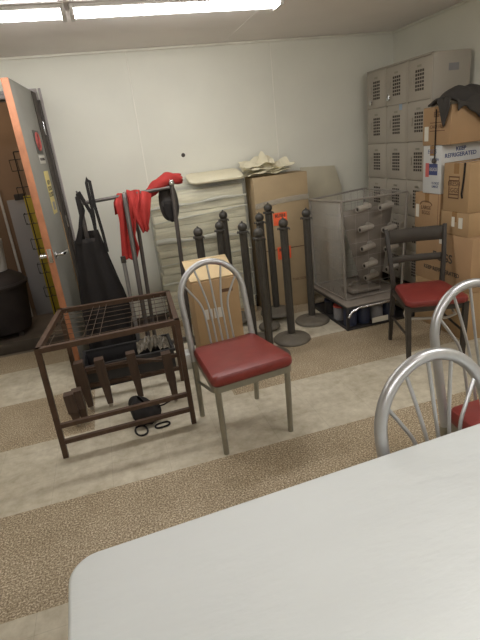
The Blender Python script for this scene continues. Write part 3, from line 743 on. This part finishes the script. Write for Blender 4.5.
# small carton behind the silver chair
t = thing('small_carton', 'open brown cardboard box seen through the back of the middle silver chair', 'box', (.62, 3.245, 0))
m = MB(); m.box(-.165, .165, -.135, .135, 0, .70, .003); m.build('carton_body', M['card'], t)
MB().box(-.165, .165, -.285, .0, -.004, .004, .001, mtx=Matrix.Translation((-.005, .15, .80)) @ Matrix.Rotation(.33, 4, 'X')).build('raised_flap', M['card_inner'], t)
MB().box(-.15, .15, .125, .133, .69, .80, .001).build('rear_flap', M['card_inner'], t)
for x0, x1 in ((-.10, -.075), (-.065, -.045), (-.035, -.015), (-.005, .03)):
    MB().box(x0, x1, -.1375, -.1350, .42, .495).build('white_sticker', M['sign_white'], t)
MB().box(.04, .12, -.1362, -.1350, .60, .625).build('printed_bar', M['ink_brown'], t)

# ------------------------------------------------------------------ stanchions
def stanchion():
    t = thing('stanchion', '', 'stanchion post', (0, 0, 0), 0, 'dark crowd-control posts')
    MB().lathe([(0, 0), (.148, 0), (.155, .006), (.153, .016), (.140, .028), (.10, .042), (.045, .052), (.038, .062), (0, .062)], 36).build('base', M['stanchion_base'], t)
    # fluted post
    b = bmesh.new(); n = 48; R = []
    for z in (.05, .92):
        R.append([b.verts.new(((.031-.0025*(.5+.5*math.cos(12*2*PI*k/n)))*math.cos(2*PI*k/n), (.031-.0025*(.5+.5*math.cos(12*2*PI*k/n)))*math.sin(2*PI*k/n), z)) for k in range(n)])
    for k in range(n): b.faces.new((R[0][k], R[0][(k+1) % n], R[1][(k+1) % n], R[1][k]))
    b.faces.new(R[0][::-1]); b.faces.new(R[1]); m = MB(); m.add(b); m.build('post', M['stanchion'], t)
    MB().lathe([(0, .915), (.034, .915), (.04, .922), (.04, .932), (.026, .938), (.022, .944), (0, .944)], 24).build('collar', M['stanchion'], t)
    r = .037; z0 = .965
    MB().lathe([(0, .93)]+[(r*math.sin(a), z0-r*math.cos(a)) for a in [PI*k/12 for k in range(1, 11)]]+[(.008, z0+r*.98), (.006, z0+r+.008), (0, z0+r+.010)], 24).build('finial', M['stanchion'], t)
    for k in range(4):
        a = PI/4+k*PI/2; c, q = math.cos(a), math.sin(a)
        MB().tube([(.034*c, .034*q, .93), (.048*c, .048*q, .93), (.050*c, .050*q, .914)], .0045, 6).build('rope_hook', M['stanchion'], t)
    return t
sp = stanchion(); sp.location = (1.256, 3.371, 0); sp['label'] = 'dark post nearest the front, its whole round grey base in view'
dup(sp, (1.57, 3.657, 0), 0, 'rightmost dark post, standing alone beside the wire cage')
dup(sp, (.99, 3.155, -0.0), 0, 'dark post just right of the silver chair back, nearest of the crowded pair', ry=-.005)
for (loc, lab, rx, ry) in (((.634, 3.575, 0), 'leftmost dark post, its head above the left of the silver chair arch', 0, 0),
    ((.815, 3.715, 0), 'leaning dark post second from the left, its head in front of the farther one', 0, .025),
    ((.95, 4.01, .035), 'farthest left dark post, seen just right above the leaning one', 0, 0),
    ((.966, 3.49, 0), 'dark post above the right of the silver chair arch, fourth from the left', 0, 0),
    ((1.17, 3.68, .02), 'small-looking dark post squeezed left of the tallest-looking one', 0, 0),
    ((1.325, 3.90, .055), 'tallest-looking dark post, head overlapping the tall cardboard box', 0, 0)):
    q = dup(sp, loc, 0, lab, rx, ry)
    if lab.startswith(('leaning', 'small-looking')):      # these stand on narrower feet between their neighbours
        k = .45 if lab[0] == 'l' else .62
        for ch in kids(q):
            if ch.name.startswith('base'): ch.scale = (k, k, 1)

# ------------------------------------------------------------------ crate with goods and wire cage
t = thing('storage_crate', 'low black crate packed with dark goods under the wire cage', 'crate', (2.045, 3.66, 0))
a, b = .31, .36
m = MB()
for x in (-a, a):
    for y in (-b, b): m.box(x-.012, x+.012, y-.012, y+.012, 0, .20, .003)
for z in (.01, .195):
    for y in (-b, b): m.box(-a, a, y-.01, y+.01, z-.01, z+.01, .003)
    for x in (-a, a): m.box(x-.01, x+.01, -b, b, z-.01, z+.01, .003)
m.build('crate_frame', M['crate_black'], t)
MB().box(-a, a, -b, b, .004, .012).build('crate_floor', M['crate_black'], t)
MB().tube([(-a, -b-.014, .12), (-a+.03, -b-.016, .165), (-a+.10, -b-.018, .192), (a, -b-.018, .197)], .012, 10).build('chrome_band', M['chrome'], t)
MB().box(-a-.01, a+.01, -b-.01, b+.01, .205, .218, .003).build('crate_lid', M['grey_sheet'], t)
G2 = 'goods packed in the black crate'
gi = 0
def good(name, label, cat, bm_, m, loc):
    o = bm_.build(name, m); o.location = loc; tag(o, label, cat, G2); return o
def jar(): return MB().lathe([(0, 0), (.05, 0), (.056, .02), (.056, .13), (.045, .15), (.045, .165), (0, .165)], 20)
for i, x in enumerate((1.80, 1.925, 2.05, 2.17)):
    o = jar().build('plastic_jar', (M['goods_navy'], M['goods_navy'], M['goods_grey'], M['goods_navy'])[i]); o.location = (x, 3.385, .013)
    tag(o, ('dark jar at the left front corner of the crate', 'dark jar second from the left in the crate front', 'grey jar in the middle of the crate front', 'dark jar behind the chair leg end of the crate front')[i], 'jar', G2)
for i, y in enumerate((3.56, 3.74)):
    o = MB().lathe([(0, 0), (.06, 0), (.06, .1), (.052, .115), (0, .115)], 20).build('plastic_tub', (M['goods_grey'], M['crate_black'])[i]); o.location = (1.80, y, .013)
    tag(o, ('grey tub with a red lid on the left side of the crate', 'dark tub at the rear left side of the crate')[i], 'tub', G2)
    MB().lathe([(0, .116), (.062, .116), (.062, .13), (0, .13)], 20).build('tub_lid', M['goods_red'] if i == 0 else M['goods_navy'], o)
tag(MB().box(1.95, 2.10, 3.277, 3.281, .03, .075).build('crate_card', M['sticker']), 'small white card at the foot of the crate front', 'card')

t = thing('wire_cage', 'hazy wire cage with grey tubes standing on the black crate', 'cage', (2.05, 3.72, .219))
w = lambda x, y, z: (x-2.05, y-3.72, z-.219)
c8 = {}
base = [(1.76, 3.40), (2.40, 3.45), (2.42, 4.02), (1.74, 4.02)]
topp = [(1.772, 3.42, 1.048), (2.38, 3.44, 1.045), (2.32, 4.02, 1.046), (1.763, 4.0, 1.02)]
base = [(1.785, 3.42), (2.33, 3.43), (2.30, 4.0), (1.765, 3.99)]
m = MB()
for i in range(4):
    m.tube([w(*base[i], .228), w(*base[(i+1) % 4], .228)], .008, 8)
    m.tube([w(*topp[i]), w(*topp[(i+1) % 4])], .009, 8)
    m.tube([w(*base[i], .228), w(*topp[i])], .011, 8)
m.build('cage_frame', M['wire'], t)
def panel(i, name, n, mm, wires=True):
    a0 = Vector(w(*base[i], .235)); a1 = Vector(w(*base[(i+1) % 4], .235)); b0 = Vector(w(*topp[i])); b1 = Vector(w(*topp[(i+1) % 4]))
    m = MB()
    for k in range(1, n): u = k/n; m.tube([a0.lerp(a1, u), b0.lerp(b1, u)], .0013, 5)
    for k in range(1, 7): u = k/7; m.tube([a0.lerp(b0, u), a1.lerp(b1, u)], .0013, 5)
    m.build('side_wires', M['wire'], t)
    if mm: MB().grid(lambda u, v: a0.lerp(a1, u).lerp(b0.lerp(b1, u), v), 2, 2).build(name, mm, t, solid=.003)
panel(3, 'clear_side_panel', 16, M['cage_panel'])
panel(0, 'clear_front_panel', 5, None)
panel(1, 'side_panel', 6, None); panel(2, 'rear_panel', 8, None)
MB().grid(lambda u, v: Vector(w(*topp[0])).lerp(Vector(w(*topp[1])), u).lerp(Vector(w(*topp[3])).lerp(Vector(w(*topp[2])), u), v)+Vector((0, 0, .004)), 2, 2).build('clear_top', M['film_thin'], t, solid=.003)
# slanted grey divider carrying the tubes
def f(u, v):
    z = .24+.70*v; xl = 2.05-.19*v; xr = 2.24+.12*v
    return w(xl+(xr-xl)*u, 3.62, z)
MB().grid(f, 4, 6).build('grey_divider', M['grey_sheet'], t, solid=.006)
for (x, z) in ((1.955, .955), (1.975, .785), (1.99, .62), (2.01, .47), (2.02, .36), (2.165, .94), (2.195, .75), (2.215, .58), (2.225, .40)):
    q = MB().tube([w(x, 3.50, z), w(x+.125, 3.53, z+.008), w(x+.135, 3.61, z+.008)], .025, 14).build('grey_tube', M['tube_grey'], t)
    MB().lathe([(0, 0), (.014, 0), (.014, .004), (0, .004)], 14, (0, 0, 0), 'x').build('tube_hole', M['tube_dark'], q).location = Vector(w(x-.003, 3.499, z))
m = MB(); m.box(-.14, .14, -.12, .12, .012, .045, .01); m.tube([(-.1, 0, .05), (-.04, .05, .07), (.05, .03, .07), (.1, -.03, .05)], .012, 8)
m.build('cage_floor_tray', M['grey_sheet'], t).location = (-.02, -.1, 0)

# ------------------------------------------------------------------ lockers
t = thing('locker_bank', 'taupe metal bank of small lockers, three columns wide, in the back right corner', 'lockers', (2.685, 3.79, 0))
lx0, lx1, ly0, ly1, lz0, lz1 = -.185, .15, -.46, .46, .215, 2.035
MB().box(lx0+.012, lx1, ly0, ly1, lz0, lz1, .003).build('locker_carcass', M['locker'], t)
m = MB()
m.box(lx0, lx0+.013, ly0, ly1, lz1-.012, lz1+.001, .002)
for k in range(4):
    y = ly0+.92*k/3; y = min(max(y, ly0+.008), ly1-.008); m.box(lx0, lx0+.013, y-.008, y+.008, lz0, lz1, .002)
m.build('face_frame', M['locker'], t)
for x in (lx0+.04, lx1-.04):
    for y in (ly0+.03, ly1-.03): MB().box(x-.015, x+.015, y-.015, y+.015, 0, lz0, .003).build('leg', M['locker'], t)
ph = (lz1-.012-lz0)/6
first = None
for cidx in range(3):
    for r in range(6):
        y0 = ly0+.92*cidx/3+.011; y1 = ly0+.92*(cidx+1)/3-.011; z1 = lz1-.014-ph*r-.004; z0 = z1-ph+.008
        if first is None:
            dr = MB().box(-.006, .006, -(y1-y0)/2, (y1-y0)/2, -(z1-z0)/2, (z1-z0)/2, .002).build('locker_door', M['locker'], t)
            m = MB()
            for i in range(4):
                for j in range(6): m.box(-.0072, -.0058, -.055+i*.028, -.055+i*.028+.021, -.078+j*.026, -.078+j*.026+.018)
            m.build('vent_slots', M['locker_dark'], dr)
            MB().box(-.014, -.006, .075, .092, -.03, .035, .003).build('door_handle', M['locker'], dr)
            MB().box(-.0075, -.006, -.02, .03, .088, .104).build('number_plate', M['silver_dull'], dr)
            first = dr
        else:
            dr = first.copy(); C.objects.link(dr); dr.parent = t
            for ch in kids(first):
                q = ch.copy(); C.objects.link(q); q.parent = dr
        dr.location = (lx0+.0065, (y0+y1)/2, (z0+z1)/2)
for (y, z, lab) in ((3.945, 1.80, 'chrome padlock on the middle column top locker'), (4.225, 1.79, 'chrome padlock on the far column top locker')):
    p_ = thing('padlock', lab+' door', 'padlock', (2.484, y-.06, z), 0, 'padlocks on the top lockers')
    MB().box(-.009, .009, -.016, .016, -.04, -.008, .004).build('lock_body', M['chrome'], p_)
    MB().tube([(0, -.01, -.01)]+[(0, -.01*math.cos(a), .006+.01*math.sin(a)) for a in [PI*k/6 for k in range(7)]]+[(0, .01, -.01)], .0025, 6).build('shackle', M['chrome'], p_)
MB().box(lx0-.0015, lx0+.0005, -.085, -.045, 1.675, 1.72).build('blue_sticker', M['blue_sticker'], t)
MB().box(lx0+.14, lx0+.23, ly0-.001, ly0+.0005, 1.90, 1.95).build('name_plate', M['goods_grey'], t)

# ------------------------------------------------------------------ black tote with crumpled film behind the rack
t = thing('black_tote', 'low black plastic tote on the floor behind the wire-topped rack', 'tote', (-.06, 3.43, 0))
m = MB(); a, b, hh = .33, .155, .18
m.box(-a, a, -b, -b+.012, 0, hh, .003); m.box(-a, a, b-.012, b, 0, hh, .003); m.box(-a, -a+.012, -b+.012, b-.012, 0, hh, .003); m.box(a-.012, a, -b+.012, b-.012, 0, hh, .003); m.box(-a, a, -b, b, 0, .012)
m.build('tote_body', M['crate_black'], t)
m = MB(); m.box(-a-.012, a+.012, -b-.012, -b+.012, hh-.01, hh+.012, .003); m.box(-a-.012, a+.012, b-.012, b+.012, hh-.01, hh+.012, .003)
for s in (-1, 1): m.box(s*a-.012, s*a+.012, -b+.012, b-.012, hh-.01, hh+.012, .003)
m.build('tote_rim', M['crate_black'], t)
t = thing('crumpled_film', 'crumpled pale plastic film lying on top of the black tote', 'plastic film', (.12, 3.43, .175))
rnd = random.Random(5); H = [[rnd.random() for _ in range(17)] for _ in range(9)]
MB().grid(lambda u, v: (-.11+.24*u, -.12+.24*v, .0+.06*H[int(v*8)][int(u*16)]*math.sin(PI*min(1, max(0, .08+u*.84)))+.02*math.sin(PI*v)), 16, 8).build('film_folds', M['film_dull'], t, smooth=False, solid=.002)
tag(MB().box(.33, .41, 3.25, 3.37, 0, .12, .004).build('white_carton', M['box_white']), 'tiny white box on the floor right of the black tote', 'box')

# ------------------------------------------------------------------ hall beyond the door
t = thing('trash_can', 'big dark round trash can on wheels in the hall beyond the door', 'trash can', (-1.21, 5.0, 0))
MB().lathe([(0, .06), (.235, .06), (.245, .1), (.285, .50), (.305, .505), (.31, .53), (.295, .545), (0, .545)], 32).build('can_body', M['trash'], t)
MB().lathe([(0, .546), (.29, .546), (.27, .585), (.2, .63), (.16, .65), (0, .655)], 32).build('can_lid', M['trash'], t)
for k in range(4):
    g = PI/4+PI/2*k; MB().lathe([(0, -.012), (.028, -.012), (.03, 0), (.028, .012), (0, .012)], 14, (.2*math.cos(g), .2*math.sin(g), .03), 'y').build('wheel', M['ink'], t)
m = MB().lathe([(0, 0), (.105, 0), (.125, .25), (.13, .26), (.13, .3), (.12, .3), (0, .298)], 28)
o = m.build('white_bucket', M['bucket']); o.location = (-1.16, 5.0, .656); tag(o, 'white plastic bucket standing on the trash can lid', 'bucket')
t = thing('leaning_board', 'pale grey board leaning upright on the hall wall', 'board', (-.72, 5.62, 0))
MB().box(-.27, .15, -.008, .008, 0, 1.27, .002, mtx=Matrix.Translation((0, -.14, 0)) @ Matrix.Rotation(-.07, 4, 'X')).build('board_sheet', M['board_grey'], t)
o = MB().box(-.30, .30, -.01, .01, 0, 1.3, .003, mtx=Matrix.Rotation(-.05, 4, 'X')).build('yellow_panel', M['yellow']); o.location = (-.50, 5.37, 0)
tag(o, 'mustard yellow panel standing beside the grey board behind the door', 'panel')
t = thing('wire_literature_rack', 'black wire display rack with empty pockets in the hall', 'rack', (-.65, 5.08, 0))
m = MB()
for x in (-.09, .09):
    m.tube([(x, .05, 0), (x, .05, 1.72)], .006, 6)
    m.tube([(x, -.12, .0), (x, .05, .03), (x, .14, 0)], .006, 6)
m.tube([(-.09, .05, 1.72), (.09, .05, 1.72)], .006, 6)
m.build('wire_upright', M['black_wire'], t)
for z in (.30, .55, .80, 1.05, 1.30, 1.55):
    m = MB()
    for dz, yy in ((0, -.03), (.10, -.05)):
        m.tube([(-.13, .045, z+dz), (-.13, yy, z+dz), (.13, yy, z+dz), (.13, .045, z+dz)], .0035, 5)
    for x in (-.13, -.065, 0, .065, .13): m.tube([(x, .045, z), (x, -.03, z), (x, -.05, z+.10)], .0028, 5)
    m.build('wire_pocket', M['black_wire'], t)
o = MB().box(-.045, .045, -.03, .03, 0, .06, .004).build('black_box', M['ink']); o.location = (-.845, 5.477, 1.262); 
tag(o, 'small black box balanced on top of the pale grey board', 'box')
o = MB().tube([(0, 0, 0), (-.0, .32, 1.45)], .014, 10).build('white_pole', M['bucket']); o.location = (-1.04, 5.45, 0)
o.rotation_euler = (0, -.03, 0); tag(o, 'thin white pole leaning on the hall wall at the left edge', 'pole')

# ------------------------------------------------------------------ world, camera, view
wld = bpy.data.worlds.new('room_air'); S.world = wld; wld.use_nodes = True
wld.node_tree.nodes['Background'].inputs[0].default_value = (.9, .88, .84, 1); wld.node_tree.nodes['Background'].inputs[1].default_value = .0
cam = bpy.data.cameras.new('camera'); co = bpy.data.objects.new('camera', cam); C.objects.link(co)
R3 = ((0.95423282, -0.19796489, 0.22416429), (-0.2783021, -0.31338647, 0.90792999), (-0.1094882, -0.92876198, -0.3541377))
mt = Matrix([[r[0], -r[1], -r[2]] for r in R3]).to_4x4(); mt.translation = (0, 0, 1.58)
co.matrix_world = mt
cam.sensor_fit = 'VERTICAL'; cam.sensor_height = 24; cam.lens = 469/640*24; cam.clip_start = .02
S.camera = co
S.view_settings.view_transform = 'Standard'; S.view_settings.look = 'None'; S.view_settings.gamma = 1; S.view_settings.use_curve_mapping = False
S.view_settings.exposure = .2
